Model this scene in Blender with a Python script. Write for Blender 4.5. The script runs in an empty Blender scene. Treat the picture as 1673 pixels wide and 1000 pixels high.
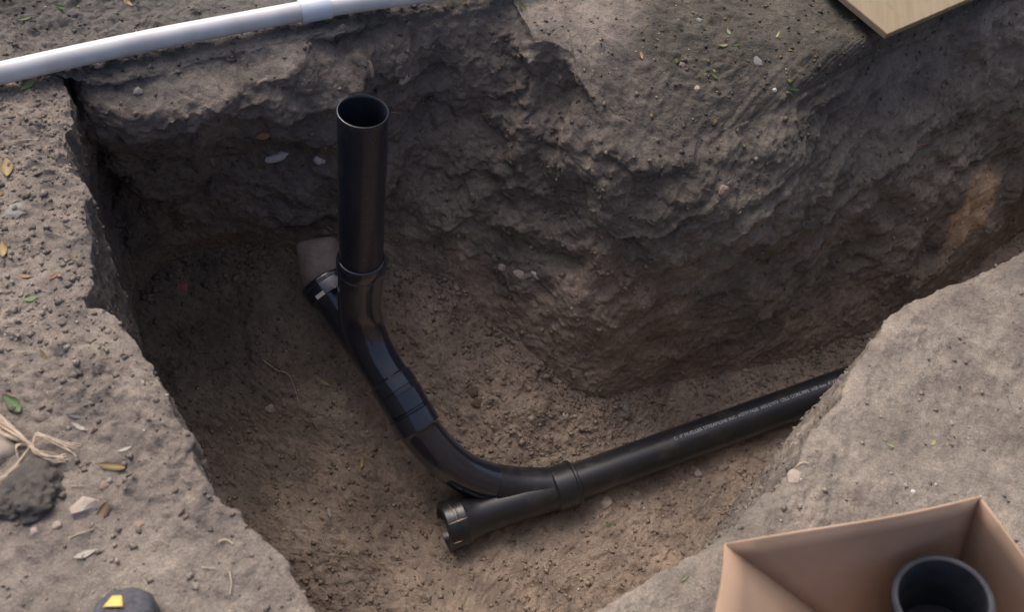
import bpy, bmesh, math, random
import numpy as np
from mathutils import Vector, Matrix
from mathutils.bvhtree import BVHTree

random.seed(7)
rng = np.random.default_rng(7)
scene = bpy.context.scene
col = scene.collection

# ------------------------------------------------------------------ camera
CAM_H = 1.5
RW = np.array([[0.96979223, 0.24393243, 0.0],
               [0.20008177, -0.79545694, 0.57202757],
               [0.13953608, -0.5547479, -0.82023439]])      # world <- camera (x right, y down, z forward)
FPX, PX, PY = 1449.0, 836.5, 500.0
cd = bpy.data.cameras.new('camera')
cam = bpy.data.objects.new('camera', cd)
col.objects.link(cam)
cam.matrix_world = Matrix(((RW[0, 0], -RW[0, 1], -RW[0, 2], 0),
                           (RW[1, 0], -RW[1, 1], -RW[1, 2], 0),
                           (RW[2, 0], -RW[2, 1], -RW[2, 2], CAM_H),
                           (0, 0, 0, 1)))
cd.sensor_width = 36
cd.lens = 36 * FPX / 1673
cd.clip_start = 0.05
cd.clip_end = 500
cd.dof.use_dof = True
cd.dof.focus_distance = 2.3
cd.dof.aperture_fstop = 3.6
scene.camera = cam

# ------------------------------------------------------------------ light
SUN_EL, SUN_AZ = math.radians(52), math.radians(-42)       # azimuth from +Y, negative to -X
w = bpy.data.worlds.new('World')
scene.world = w
w.use_nodes = True
nt = w.node_tree
bg = nt.nodes['Background']
sky = nt.nodes.new('ShaderNodeTexSky')
sky.sky_type = 'NISHITA'
sky.sun_disc = False
sky.sun_elevation = SUN_EL
sky.sun_rotation = SUN_AZ
sky.dust_density = 8.0
sky.air_density = 0.7
sky.ozone_density = 1.0
nt.links.new(sky.outputs[0], bg.inputs[0])
bg.inputs[1].default_value = 0.15
sd = bpy.data.lights.new('sun', 'SUN')
sun = bpy.data.objects.new('sun', sd)
col.objects.link(sun)
sd.energy = 0.75
sd.angle = math.radians(40)
sd.color = (1.0, 0.97, 0.93)
tosun = Vector((math.sin(SUN_AZ) * math.cos(SUN_EL), math.cos(SUN_AZ) * math.cos(SUN_EL), math.sin(SUN_EL)))
sun.rotation_euler = (-tosun).to_track_quat('-Z', 'Y').to_euler()
sun.location = tosun * 10
vs = scene.view_settings
vs.view_transform = 'Standard'
vs.look = 'None'
vs.gamma = 1
vs.use_curve_mapping = False
vs.exposure = 0.4
scene.cycles.use_denoising = True


# ------------------------------------------------------------------ helpers
def un(px, py, z):
    """point at height z on the line of sight through a spot of the picture"""
    r = RW @ np.array([px - PX, py - PY, FPX])
    t = (z - CAM_H) / r[2]
    return np.array([r[0] * t, r[1] * t, z])


_perm = np.random.default_rng(11).permutation(256)
_perm = np.concatenate([_perm, _perm, _perm])
_g = np.random.default_rng(12).normal(size=(256, 3))
_g /= np.linalg.norm(_g, axis=1)[:, None]


def pn(p, f=1.0, off=0.0):
    """3D gradient noise, about -0.7..0.7"""
    q = p * f + off
    i = np.floor(q).astype(np.int64)
    d = q - i
    i &= 255
    u = d * d * d * (d * (d * 6 - 15) + 10)
    out = np.zeros(len(p))
    for a in (0, 1):
        for b in (0, 1):
            for c in (0, 1):
                h = _perm[_perm[_perm[i[:, 0] + a] + i[:, 1] + b] + i[:, 2] + c]
                g = _g[h]
                v = g[:, 0] * (d[:, 0] - a) + g[:, 1] * (d[:, 1] - b) + g[:, 2] * (d[:, 2] - c)
                wgt = (u[:, 0] if a else 1 - u[:, 0]) * (u[:, 1] if b else 1 - u[:, 1]) * (u[:, 2] if c else 1 - u[:, 2])
                out += v * wgt
    return out


def fbm(p, f, o=3, off=0.0, gain=0.5):
    r = np.zeros(len(p))
    a = 1.0
    for k in range(o):
        r += a * pn(p, f * 2 ** k, off + 17.3 * k)
        a *= gain
    return r


def sm(a, b, x):
    t = np.clip((x - a) / (b - a), 0, 1)
    return t * t * (3 - 2 * t)


def tag(o, label=None, cat=None, group=None, kind=None):
    if label: o['label'] = label
    if cat: o['category'] = cat
    if group: o['group'] = group
    if kind: o['kind'] = kind
    return o


def mesh_np(name, verts, faces, mat=None, smooth=True, parent=None, color=None):
    verts = np.asarray(verts, dtype=np.float32)
    faces = np.asarray(faces, dtype=np.int32)
    n, k = faces.shape
    me = bpy.data.meshes.new(name)
    me.vertices.add(len(verts))
    me.vertices.foreach_set('co', verts.ravel())
    me.loops.add(n * k)
    me.loops.foreach_set('vertex_index', faces.ravel())
    me.polygons.add(n)
    me.polygons.foreach_set('loop_start', np.arange(0, n * k, k, dtype=np.int32))
    me.update(calc_edges=True)
    if smooth:
        me.polygons.foreach_set('use_smooth', np.ones(n, dtype=bool))
    if color is not None:
        a = me.attributes.new('soil', 'FLOAT_COLOR', 'POINT')
        a.data.foreach_set('color', np.concatenate([color, np.ones((len(color), 1))], 1).astype(np.float32).ravel())
    if mat: me.materials.append(mat)
    o = bpy.data.objects.new(name, me)
    col.objects.link(o)
    if parent is not None: o.parent = parent
    return o


def empty(name, loc=(0, 0, 0)):
    o = bpy.data.objects.new(name, None)
    o.empty_display_size = 0.05
    o.location = loc
    col.objects.link(o)
    return o


def catmull(pts, n=12):
    pts = [np.array(p, float) for p in pts]
    P = [2 * pts[0] - pts[1]] + pts + [2 * pts[-1] - pts[-2]]
    out = []
    for i in range(1, len(P) - 2):
        for k in range(n):
            t = k / n
            a, b, c, d = P[i - 1], P[i], P[i + 1], P[i + 2]
            out.append(0.5 * ((2 * b) + (-a + c) * t + (2 * a - 5 * b + 4 * c - d) * t * t + (-a + 3 * b - 3 * c + d) * t ** 3))
    out.append(pts[-1])
    return np.array(out)


def resample(path, step):
    path = np.asarray(path, float)
    s = np.concatenate([[0], np.cumsum(np.linalg.norm(np.diff(path, axis=0), axis=1))])
    n = max(2, int(s[-1] / step) + 1)
    ss = np.linspace(0, s[-1], n)
    return np.stack([np.interp(ss, s, path[:, k]) for k in range(path.shape[1])], 1), ss


def frames(path):
    """tangent and a rotation-free frame; a path may double back on itself (socket insides)"""
    path = np.asarray(path, float)
    seg = np.diff(path, axis=0)
    ln = np.linalg.norm(seg, axis=1)
    good = ln > 1e-7
    seg[good] /= ln[good][:, None]
    last = seg[good][0]
    for i in range(len(seg)):
        if not good[i]: seg[i] = last
        elif seg[i].dot(last) < 0: seg[i] = -seg[i]
        last = seg[i]
    t = np.concatenate([seg[:1], seg[:-1] + seg[1:], seg[-1:]])
    t /= np.linalg.norm(t, axis=1)[:, None] + 1e-12
    up = np.array([0, 0, 1.0])
    if abs(t[0].dot(up)) > 0.95: up = np.array([0, 1.0, 0])
    n = np.zeros_like(path)
    v = up - up.dot(t[0]) * t[0]
    n[0] = v / np.linalg.norm(v)
    for i in range(1, len(path)):
        v = n[i - 1] - n[i - 1].dot(t[i]) * t[i]
        n[i] = v / np.linalg.norm(v)
    return t, n, np.cross(t, n)


def ring_sweep(path, radii, seg=40, cap0=True, cap1=True):
    """verts, faces of a tube with a radius per path point (points may coincide for steps)"""
    path = np.asarray(path, float)
    t, n, b = frames(path)
    a = np.linspace(0, 2 * np.pi, seg, endpoint=False)
    V = (path[:, None] + radii[:, None, None] * (np.cos(a)[None, :, None] * n[:, None] + np.sin(a)[None, :, None] * b[:, None])).reshape(-1, 3)
    m = len(path)
    i = np.arange(m - 1)[:, None] * seg
    j = np.arange(seg)[None]
    j2 = (j + 1) % seg
    F = np.stack([i + j, i + j2, i + seg + j2, i + seg + j], -1).reshape(-1, 4)
    V = list(map(tuple, V))
    F = list(map(tuple, F))
    for flag, r0, c in ((cap0, 0, path[0]), (cap1, m - 1, path[-1])):
        if flag:
            V.append(tuple(c))
            k = len(V) - 1
            for q in range(seg):
                x, y = r0 * seg + q, r0 * seg + (q + 1) % seg
                F.append((x, y, k, k) if r0 else (y, x, k, k))
    return V, F


def build_tube(name, path, radii, mat, parent=None, seg=40, cap0=True, cap1=True, extra=None, sharp=True):
    V, F = ring_sweep(path, np.asarray(radii, float), seg, cap0, cap1)
    if extra:
        for V2, F2 in extra:
            k = len(V)
            V = V + list(V2)
            F = F + [tuple(x + k for x in f) for f in F2]
    me = bpy.data.meshes.new(name)
    me.from_pydata([tuple(map(float, v)) for v in V], [], [tuple(dict.fromkeys(int(x) for x in f)) for f in F])
    bm = bmesh.new(); bm.from_mesh(me); bmesh.ops.recalc_face_normals(bm, faces=bm.faces[:]); bm.to_mesh(me); bm.free()
    for p in me.polygons: p.use_smooth = True
    if sharp:
        try: me.set_sharp_from_angle(angle=math.radians(35))
        except Exception: pass
    me.materials.append(mat)
    o = bpy.data.objects.new(name, me)
    col.objects.link(o)
    if parent is not None: o.parent = parent
    return o


def profile_path(p0, p1, prof):
    """straight axis with profile [(distance, radius)]"""
    p0, p1 = np.array(p0, float), np.array(p1, float)
    d = (p1 - p0) / np.linalg.norm(p1 - p0)
    return np.array([p0 + d * s for s, r in prof]), np.array([r for s, r in prof])


# ------------------------------------------------------------------ materials
def new_mat(name):
    m = bpy.data.materials.new(name)
    m.use_nodes = True
    t = m.node_tree
    b = t.nodes['Principled BSDF']
    return m, t, b


def N(t, kind, **kw):
    n = t.nodes.new(kind)
    for k, v in kw.items():
        if hasattr(n, k) and k not in n.inputs: setattr(n, k, v)
        else: n.inputs[k].default_value = v
    return n


def mix(t, a, b, f, blend='MIX'):
    n = t.nodes.new('ShaderNodeMix')
    n.data_type = 'RGBA'
    n.blend_type = blend
    for sock, v in ((n.inputs[0], f), (n.inputs[6], a), (n.inputs[7], b)):
        if hasattr(v, 'is_linked'): t.links.new(v, sock)
        elif isinstance(v, (int, float)): sock.default_value = v
        else: sock.default_value = (*v, 1)
    return n.outputs[2]


def ramp(t, src, stops):
    r = t.nodes.new('ShaderNodeValToRGB')
    e = r.color_ramp.elements
    while len(e) < len(stops): e.new(0.5)
    for x, (p, c) in zip(e, stops):
        x.position = p
        x.color = (*c, 1) if not isinstance(c, (int, float)) else (c, c, c, 1)
    t.links.new(src, r.inputs[0])
    return r.outputs[0]


def soil_material():
    m, t, b = new_mat('soil')
    at = t.nodes.new('ShaderNodeAttribute')
    at.attribute_name = 'soil'
    tc = t.nodes.new('ShaderNodeTexCoord')
    def noise(scale, detail=4, rough=0.6, dist=0.0):
        n = N(t, 'ShaderNodeTexNoise')
        n.inputs['Scale'].default_value = scale
        n.inputs['Detail'].default_value = detail
        n.inputs['Roughness'].default_value = rough
        n.inputs['Distortion'].default_value = dist
        t.links.new(tc.outputs['Object'], n.inputs['Vector'])
        return n.outputs[0]
    n1 = noise(9, 5, 0.6)
    n2 = noise(60, 5, 0.65)
    n3 = noise(420, 3, 0.7)
    c = mix(t, at.outputs[0], ramp(t, n1, [(0.3, (0.70, 0.70, 0.72)), (0.7, (1.28, 1.25, 1.2))]), 1.0, 'MULTIPLY')
    c = mix(t, c, ramp(t, n2, [(0.3, (0.8, 0.8, 0.81)), (0.7, (1.2, 1.19, 1.18))]), 1.0, 'MULTIPLY')
    c = mix(t, c, ramp(t, n3, [(0.28, (0.6, 0.6, 0.61)), (0.72, (1.4, 1.39, 1.37))]), 1.0, 'MULTIPLY')
    c = mix(t, c, ramp(t, noise(2.3, 3, 0.55), [(0.3, (0.78, 0.77, 0.77)), (0.7, (1.2, 1.19, 1.17))]), 1.0, 'MULTIPLY')
    # reddish and grey mineral spots
    c = mix(t, c, (0.20, 0.12, 0.085), ramp(t, noise(33, 3), [(0.64, 0.0), (0.74, 0.35)]))
    vor = N(t, 'ShaderNodeTexVoronoi')
    vor.inputs['Scale'].default_value = 130
    t.links.new(tc.outputs['Object'], vor.inputs['Vector'])
    spot = ramp(t, vor.outputs['Color'], [(0.93, 0.0), (0.95, 1.0)])
    near = ramp(t, vor.outputs['Distance'], [(0.18, 1.0), (0.3, 0.0)])
    mm = N(t, 'ShaderNodeMath', operation='MULTIPLY')
    t.links.new(spot, mm.inputs[0]); t.links.new(near, mm.inputs[1])
    m2 = N(t, 'ShaderNodeMath', operation='MULTIPLY')
    t.links.new(mm.outputs[0], m2.inputs[0]); m2.inputs[1].default_value = 0.45
    c = mix(t, c, (0.36, 0.33, 0.30), m2.outputs[0])
    t.links.new(c, b.inputs['Base Color'])
    b.inputs['Roughness'].default_value = 0.95
    b.inputs['Specular IOR Level'].default_value = 0.15
    bp = N(t, 'ShaderNodeBump')
    bp.inputs['Strength'].default_value = 0.75
    bp.inputs['Distance'].default_value = 0.006
    t.links.new(noise(150, 6, 0.7), bp.inputs['Height'])
    bp2 = N(t, 'ShaderNodeBump')
    bp2.inputs['Strength'].default_value = 0.8
    bp2.inputs['Distance'].default_value = 0.007
    t.links.new(noise(48, 4, 0.6), bp2.inputs['Height'])
    t.links.new(bp2.outputs[0], bp.inputs['Normal'])
    t.links.new(bp.outputs[0], b.inputs['Normal'])
    return m


def simple(name, c1, c2, rough=0.7, scale=30, spec=0.3, bump=0.3, bdist=0.003, metallic=0.0, detail=4):
    m, t, b = new_mat(name)
    tc = t.nodes.new('ShaderNodeTexCoord')
    n = N(t, 'ShaderNodeTexNoise')
    n.inputs['Scale'].default_value = scale
    n.inputs['Detail'].default_value = detail
    t.links.new(tc.outputs['Object'], n.inputs['Vector'])
    c = ramp(t, n.outputs[0], [(0.35, c1), (0.65, c2)])
    t.links.new(c, b.inputs['Base Color'])
    b.inputs['Roughness'].default_value = rough
    b.inputs['Specular IOR Level'].default_value = spec
    b.inputs['Metallic'].default_value = metallic
    if bump:
        bp = N(t, 'ShaderNodeBump')
        bp.inputs['Strength'].default_value = bump
        bp.inputs['Distance'].default_value = bdist
        n2 = N(t, 'ShaderNodeTexNoise')
        n2.inputs['Scale'].default_value = scale * 4
        n2.inputs['Detail'].default_value = 5
        t.links.new(tc.outputs['Object'], n2.inputs['Vector'])
        t.links.new(n2.outputs[0], bp.inputs['Height'])
        t.links.new(bp.outputs[0], b.inputs['Normal'])
    return m


def black_plastic(name, base, rough, dirt, coat=0.0):
    m, t, b = new_mat(name)
    tc = t.nodes.new('ShaderNodeTexCoord')
    n = N(t, 'ShaderNodeTexNoise')
    n.inputs['Scale'].default_value = 14
    n.inputs['Detail'].default_value = 6
    n.inputs['Roughness'].default_value = 0.65
    t.links.new(tc.outputs['Object'], n.inputs['Vector'])
    f = ramp(t, n.outputs[0], [(0.52, 0.0), (0.78, dirt)])
    c = mix(t, base, (0.13, 0.10, 0.075), f)
    t.links.new(c, b.inputs['Base Color'])
    n2 = N(t, 'ShaderNodeTexNoise')
    n2.inputs['Scale'].default_value = 55
    n2.inputs['Detail'].default_value = 4
    t.links.new(tc.outputs['Object'], n2.inputs['Vector'])
    r = ramp(t, n2.outputs[0], [(0.3, rough - 0.05), (0.7, rough + 0.1)])
    t.links.new(r, b.inputs['Roughness'])
    b.inputs['Specular IOR Level'].default_value = 0.55
    b.inputs['Coat Weight'].default_value = coat
    b.inputs['Coat Roughness'].default_value = 0.16
    bp = N(t, 'ShaderNodeBump')
    bp.inputs['Strength'].default_value = 0.05
    bp.inputs['Distance'].default_value = 0.002
    t.links.new(n2.outputs[0], bp.inputs['Height'])
    t.links.new(bp.outputs[0], b.inputs['Normal'])
    return m


M = {}
M['soil'] = soil_material()
M['abs'] = black_plastic('black_abs', (0.009, 0.012, 0.022), 0.13, 0.05, 1.0)
M['abs_pipe'] = black_plastic('black_abs_pipe', (0.010, 0.013, 0.022), 0.30, 0.12, 0.25)
M['abs_dusty'] = black_plastic('black_abs_dusty', (0.012, 0.013, 0.017), 0.34, 0.35, 0.2)
M['abs_dull'] = simple('dull_black_abs', (0.040, 0.043, 0.055), (0.060, 0.063, 0.075), 0.8, 30, 0.25, 0.1)
M['print'] = simple('white_print', (0.22, 0.26, 0.30), (0.40, 0.45, 0.50), 0.6, 160, bump=0)
M['tan_mark'] = simple('dried_mud', (0.20, 0.15, 0.11), (0.34, 0.26, 0.19), 0.9, 60)
M['pvc'] = simple('white_pvc', (0.55, 0.55, 0.56), (0.70, 0.70, 0.72), 0.4, 11, 0.4, 0.08, detail=8)
M['pvc_blue'] = simple('bluish_pvc', (0.60, 0.66, 0.76), (0.68, 0.74, 0.83), 0.35, 8, 0.4, 0.05)
M['clay'] = simple('clay_pipe', (0.185, 0.15, 0.137), (0.25, 0.20, 0.18), 0.9, 22, 0.2, 0.6, 0.006)
M['card'] = simple('cardboard', (0.355, 0.245, 0.175), (0.43, 0.30, 0.22), 0.9, 7, 0.15, 0.2)
def plywood():
    m, t, b = new_mat('plywood_grain')
    tc = t.nodes.new('ShaderNodeTexCoord')
    mp = t.nodes.new('ShaderNodeMapping')
    mp.inputs['Rotation'].default_value = (0, 0, 0.78)
    mp.inputs['Scale'].default_value = (60, 5, 5)
    t.links.new(tc.outputs['Object'], mp.inputs['Vector'])
    n = N(t, 'ShaderNodeTexNoise'); n.inputs['Scale'].default_value = 1; n.inputs['Detail'].default_value = 5
    t.links.new(mp.outputs[0], n.inputs['Vector'])
    c = ramp(t, n.outputs[0], [(0.3, (0.215, 0.168, 0.105)), (0.7, (0.27, 0.215, 0.14))])
    n2 = N(t, 'ShaderNodeTexNoise'); n2.inputs['Scale'].default_value = 11; n2.inputs['Detail'].default_value = 4
    t.links.new(tc.outputs['Object'], n2.inputs['Vector'])
    c = mix(t, c, (0.10, 0.11, 0.06), ramp(t, n2.outputs[0], [(0.56, 0.0), (0.68, 0.6)]))
    t.links.new(c, b.inputs['Base Color'])
    b.inputs['Roughness'].default_value = 0.8
    return m
M['ply'] = plywood()
M['stone'] = simple('pale_stone', (0.30, 0.25, 0.21), (0.42, 0.36, 0.31), 0.85, 40)
M['stone_grey'] = simple('grey_stone', (0.19, 0.18, 0.17), (0.28, 0.265, 0.25), 0.85, 40)
M['stone_red'] = simple('reddish_stone', (0.22, 0.155, 0.13), (0.30, 0.225, 0.19), 0.85, 40)
M['clod'] = simple('dark_clod', (0.17, 0.152, 0.138), (0.25, 0.225, 0.205), 0.95, 30, 0.1, 0.8, 0.01)
M['clod_brown'] = simple('brown_clod', (0.16, 0.12, 0.09), (0.26, 0.20, 0.15), 0.95, 30, 0.1, 0.8, 0.01)
M['leaf_yellow'] = simple('yellow_leaf', (0.27, 0.195, 0.09), (0.38, 0.28, 0.14), 0.6, 60)
M['leaf_green'] = simple('green_leaf', (0.10, 0.165, 0.06), (0.16, 0.23, 0.10), 0.55, 60)
M['leaf_lime'] = simple('lime_leaf', (0.20, 0.22, 0.09), (0.28, 0.30, 0.15), 0.55, 60)
M['leaf_brown'] = simple('brown_leaf', (0.20, 0.14, 0.09), (0.29, 0.20, 0.13), 0.7, 60)
M['leaf_red'] = simple('red_leaf', (0.34, 0.13, 0.095), (0.44, 0.20, 0.15), 0.6, 60)
M['leaf_grey'] = simple('grey_leaf', (0.26, 0.25, 0.22), (0.42, 0.40, 0.36), 0.7, 60)
M['straw'] = simple('straw', (0.42, 0.34, 0.25), (0.60, 0.50, 0.39), 0.7, 60)
M['twig'] = simple('twig', (0.12, 0.08, 0.06), (0.22, 0.15, 0.11), 0.85, 60)
M['white_chip'] = simple('white_chip', (0.42, 0.40, 0.38), (0.60, 0.58, 0.56), 0.4, 50, 0.5)
M['navy'] = simple('navy_canvas', (0.06, 0.062, 0.078), (0.10, 0.10, 0.115), 0.9, 120, 0.2, 0.4)
M['rubber'] = simple('dark_rubber', (0.05, 0.05, 0.055), (0.07, 0.07, 0.075), 0.7, 60)
M['gold'] = simple('yellow_badge', (0.66, 0.42, 0.08), (0.78, 0.54, 0.16), 0.35, 20, 0.5, 0.05)

# ------------------------------------------------------------------ terrain of the place: bank, pit wall, pit floor
CEN = np.array([0.2, 1.45])
FLOOR_PTS = np.array([
    (-1.1, 1.35, -0.80), (-0.9, 1.15, -0.90), (-0.55, 1.42, -0.78), (-0.3, 1.62, -0.80), (-0.75, 1.55, -0.72),
    (0.05, 1.5, -0.93), (0.3, 1.5, -0.98), (-0.6, 0.9, -1.02), (-0.2, 0.5, -1.08), (0.4, 0.75, -1.09),
    (0.15, 1.08, -1.075), (-0.15, 1.15, -1.0), (0.6, 1.3, -1.06), (1.2, 1.8, -1.05), (2.0, 2.6, -1.02), (2.4, 3.0, -1.0), (-0.1, 0.2, -1.08),
    (-0.35, 1.25, -0.90), (-0.05, 0.92, -1.075)])


def zfloor(xy):
    d2 = ((xy[:, None] - FLOOR_PTS[None, :, :2]) ** 2).sum(-1)
    wgt = 1 / (d2 + 0.012) ** 1.6
    return (wgt * FLOOR_PTS[None, :, 2]).sum(1) / wgt.sum(1)


def toe_px(px, py):
    z = -1.0
    for _ in range(6):
        p = un(px, py, z)
        z = float(zfloor(p[None, :2])[0])
    return un(px, py, z)[:2]


# rim: (picture spot on level ground, toe or None, spine, lip rounding, ledge)
S0, S1, S2, S3 = (-0.15, 0.95), (0.1, 1.15), (0.75, 1.55), (1.75, 2.45)
BELOW = 'below'
rim_px = [
    # left bank, from the near end up to the far corner
    ((515, 1000), BELOW, S0, .01, 0), ((488, 952), BELOW, S0, .01, 0), ((462, 912), BELOW, S0, .01, 0),
    ((422, 877), BELOW, S0, .012, 0), ((396, 842), BELOW, S0, .012, 0), ((352, 811), BELOW, S0, .012, 0), ((334, 780), BELOW, S0, .01, 0),
    ((317, 754), BELOW, S0, .01, 0), ((312, 714), BELOW, S0, .02, 0), ((286, 679), BELOW, S0, .02, 0), ((264, 626), BELOW, S0, .02, 0),
    ((242, 586), BELOW, S0, .02, 0), ((220, 556), BELOW, S0, .02, 0), ((200, 535), BELOW, S0, .02, 0), ((186, 512), BELOW, S0, .02, 0),
    ((160, 498), BELOW, S0, .01, 0), ((138, 510), BELOW, S0, .01, 0), ((139, 490), BELOW, S0, .01, 0), ((153, 456), BELOW, S0, .01, 0), ((148, 432), BELOW, S0, .01, 0),
    ((150, 408), BELOW, S0, .01, 0), ((146, 376), BELOW, S0, .01, 0), ((134, 352), BELOW, S0, .01, 0), ((138, 336), BELOW, S0, .01, 0),
    ((144, 316), BELOW, S0, .01, 0), ((137, 292), BELOW, S0, .01, 0), ((108, 266), BELOW, S0, .01, 0), ((107, 214), BELOW, S0, .01, 0),
    ((119, 204), BELOW, S0, .01, 0), ((113, 160), BELOW, S0, .01, 0), ((101, 122), BELOW, S0, .01, 0),
    ((88, 86), None, S1, .01, 0), ((66, 40), None, S1, .01, 0), ((73, 38), None, S1, .01, 0), ((97, 84), None, S1, .01, 0),
    # far bank
    ((124, 118), (262, 430), S1, .01, 0.2), ((140, 134), (285, 425), S1, .015, 0.4), ((200, 130), (320, 420), S1, .02, .8), ((260, 116), (365, 415), S1, .02, 1),
    ((340, 92), (420, 418), S1, .015, 1), ((450, 70), (500, 428), S1, .012, 1), ((560, 50), (580, 436), S1, .012, .9),
    ((650, 20), (650, 440), S1, .03, .5), ((720, 2), (690, 455), S1, .05, .3), ((800, 6), (735, 480), S1, .07, .1), ((850, 22), (775, 505), S1, .05, 0),
    ((872, 58), (815, 540), S1, .02, 0), ((905, 64), (850, 575), S1, .02, 0), ((938, 76), (880, 605), S1, .04, 0),
    ((950, 104), (905, 630), S1, .08, 0), ((985, 130), (935, 650), S1, .16, 0), ((1060, 150), (975, 660), S1, .26, 0), ((1130, 158), (1000, 650), S1, .30, 0),
    ((1200, 150), (1030, 640), S2, .30, 0), ((1290, 128), (1085, 628), S2, .24, 0), ((1340, 108), (1150, 618), S2, .18, 0), ((1400, 82), (1220, 605), S2, .15, 0),
    ((1450, 58), (1290, 588), S2, .1, 0), ((1520, 28), (1360, 565), S2, .12, 0), ((1600, 0), (1450, 530), S2, .05, 0), ((1673, -30), (1530, 495), S2, .04, 0)]
rim, toe, spine, lip, ledge = [], [], [], [], []
for (p, t_, s_, r_, l_) in rim_px:
    q = un(p[0], p[1], 0)[:2]
    rim.append(q); spine.append(s_); lip.append(r_); ledge.append(l_)
    if t_ == BELOW:
        toe.append(q + np.array([-0.015, 0.0]))
    elif t_ is None:
        toe.append(un(110, 130, 0)[:2] + np.array([0.02, -0.03]))
    else:
        toe.append(toe_px(*t_))
# trench running on beyond the picture
for q, f, s_ in (((2.2, 3.3), (2.25, 3.15), S3), ((2.5, 3.2), (2.4, 3.05), S3), ((2.45, 2.8), (2.4, 2.85), S3)):
    rim.append(np.array(q)); toe.append(np.array(f)); spine.append(s_); lip.append(.03); ledge.append(0)
# right bank back to the near end
for p, s_, r_ in (((1673, 410), S2, .03), ((1620, 438), S2, .03), ((1560, 463), S2, .03), ((1500, 485), S2, .03), ((1460, 510), S2, .025), ((1424, 559), S2, .02),
                  ((1392, 610), S1, .02), ((1373, 649), S1, .02), ((1344, 680), S1, .02), ((1322, 719), S1, .02), ((1310, 752), S1, .015), ((1273, 796), S1, .02),
                  ((1242, 812), S1, .02), ((1222, 830), S1, .02), ((1198, 861), S1, .02), ((1174, 881), S1, .02), ((1147, 901), S1, .015), ((1113, 918), S1, .015),
                  ((1060, 948), S0, .015), ((1010, 978), S0, .015), ((970, 1002), S0, .015)):
    q = un(p[0], p[1], 0)[:2]
    rim.append(q); toe.append(q + np.array([0.02, -0.01]) * (1 if p[1] < 1000 else 0)); spine.append(s_); lip.append(r_); ledge.append(0)
# near end, out of the picture
for q in ((.262, .42), (.29, .32), (.31, .2), (.31, .05), (.25, -.1), (.1, -.15), (.0, -.06), (-.05, .12), (-.10, .26)):
    rim.append(np.array(q)); toe.append(np.array(q) * .9 + np.array([.1, .3]) * .1); spine.append((0.0, 0.6)); lip.append(.015); ledge.append(0)
rim, toe, spine, lip, ledge = map(np.array, (rim, toe, spine, lip, ledge))
rim, toe, spine = rim[::-1], toe[::-1], spine[::-1]        # counter-clockwise seen from above
lip, ledge = lip[::-1], ledge[::-1]

NS = 1640
seg_len = np.linalg.norm(np.roll(rim, -1, 0) - rim, axis=1)
mid = 0.5 * (np.roll(rim, -1, 0) + rim)
dens = np.where((mid[:, 0] > 1.45) | (mid[:, 1] < 0.36), 0.2, 1.0)
cum = np.concatenate([[0], np.cumsum(seg_len * dens)])
sv = np.linspace(0, cum[-1], NS, endpoint=False)
def along(A):
    A = A if A.ndim > 1 else A[:, None]
    B = np.concatenate([A, A[:1]])
    return np.stack([np.interp(sv, cum, B[:, k]) for k in range(B.shape[1])], 1)
def blur(A, k):
    if k < 1: return A
    n = len(A)
    acc = np.zeros_like(A)
    for d in range(-k, k + 1): acc += np.roll(A, d, 0) * (k + 1 - abs(d))
    return acc / (k + 1) ** 2
RIM = blur(along(rim), 2)
TOE = blur(along(toe), 45)
SPN = np.array([(0.11, 0.05), (-0.05, 0.75), (0.1, 1.15), (0.75, 1.55), (2.2, 2.9)])
def on_spine(P):
    best = np.full(len(P), 1e9); out = np.zeros_like(P)
    for a, b in zip(SPN[:-1], SPN[1:]):
        d = b - a
        k = np.clip(((P - a) @ d) / d.dot(d), 0, 1)
        Q = a + k[:, None] * d
        e = ((P - Q) ** 2).sum(1)
        out[e < best] = Q[e < best]; best = np.minimum(best, e)
    return out
SPI = on_spine(blur(on_spine(TOE), 40))
_d = SPI - TOE
SPI = SPI + _d / np.linalg.norm(_d, axis=1)[:, None] * 0.02        # the two halves lap a little
LIP = blur(along(lip), 20)[:, 0]
LED = blur(along(ledge), 20)[:, 0]
cumlen = np.concatenate([[0], np.cumsum(np.linalg.norm(np.diff(RIM, axis=0), axis=1))])
# fine raggedness of the edge
r3 = np.concatenate([RIM, np.zeros((NS, 1))], 1)
outd = RIM - CEN
outd /= np.linalg.norm(outd, axis=1)[:, None]
RIM = RIM + outd * (0.010 * fbm(r3, 24, 3, 3.0) + 0.008 * pn(r3, 9, 9.0))[:, None]

NO, NW, NF = 250, 230, 150
dist = np.concatenate([np.linspace(0, 0.9, 200) ** 1.15 * 0.9 ** -0.15, np.geomspace(0.93, 90, NO - 200)])
# --- ground (outside the rim)
G = RIM[:, None] + outd[:, None] * dist[None, :, None]
lipz = -0.5 * LIP[:, None] * np.clip(1 - dist[None] / (LIP[:, None] * 1.7 + 1e-6), 0, 1) ** 2
Gz = lipz
Gxyz = np.concatenate([G, Gz[..., None]], -1).reshape(-1, 3)
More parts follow.
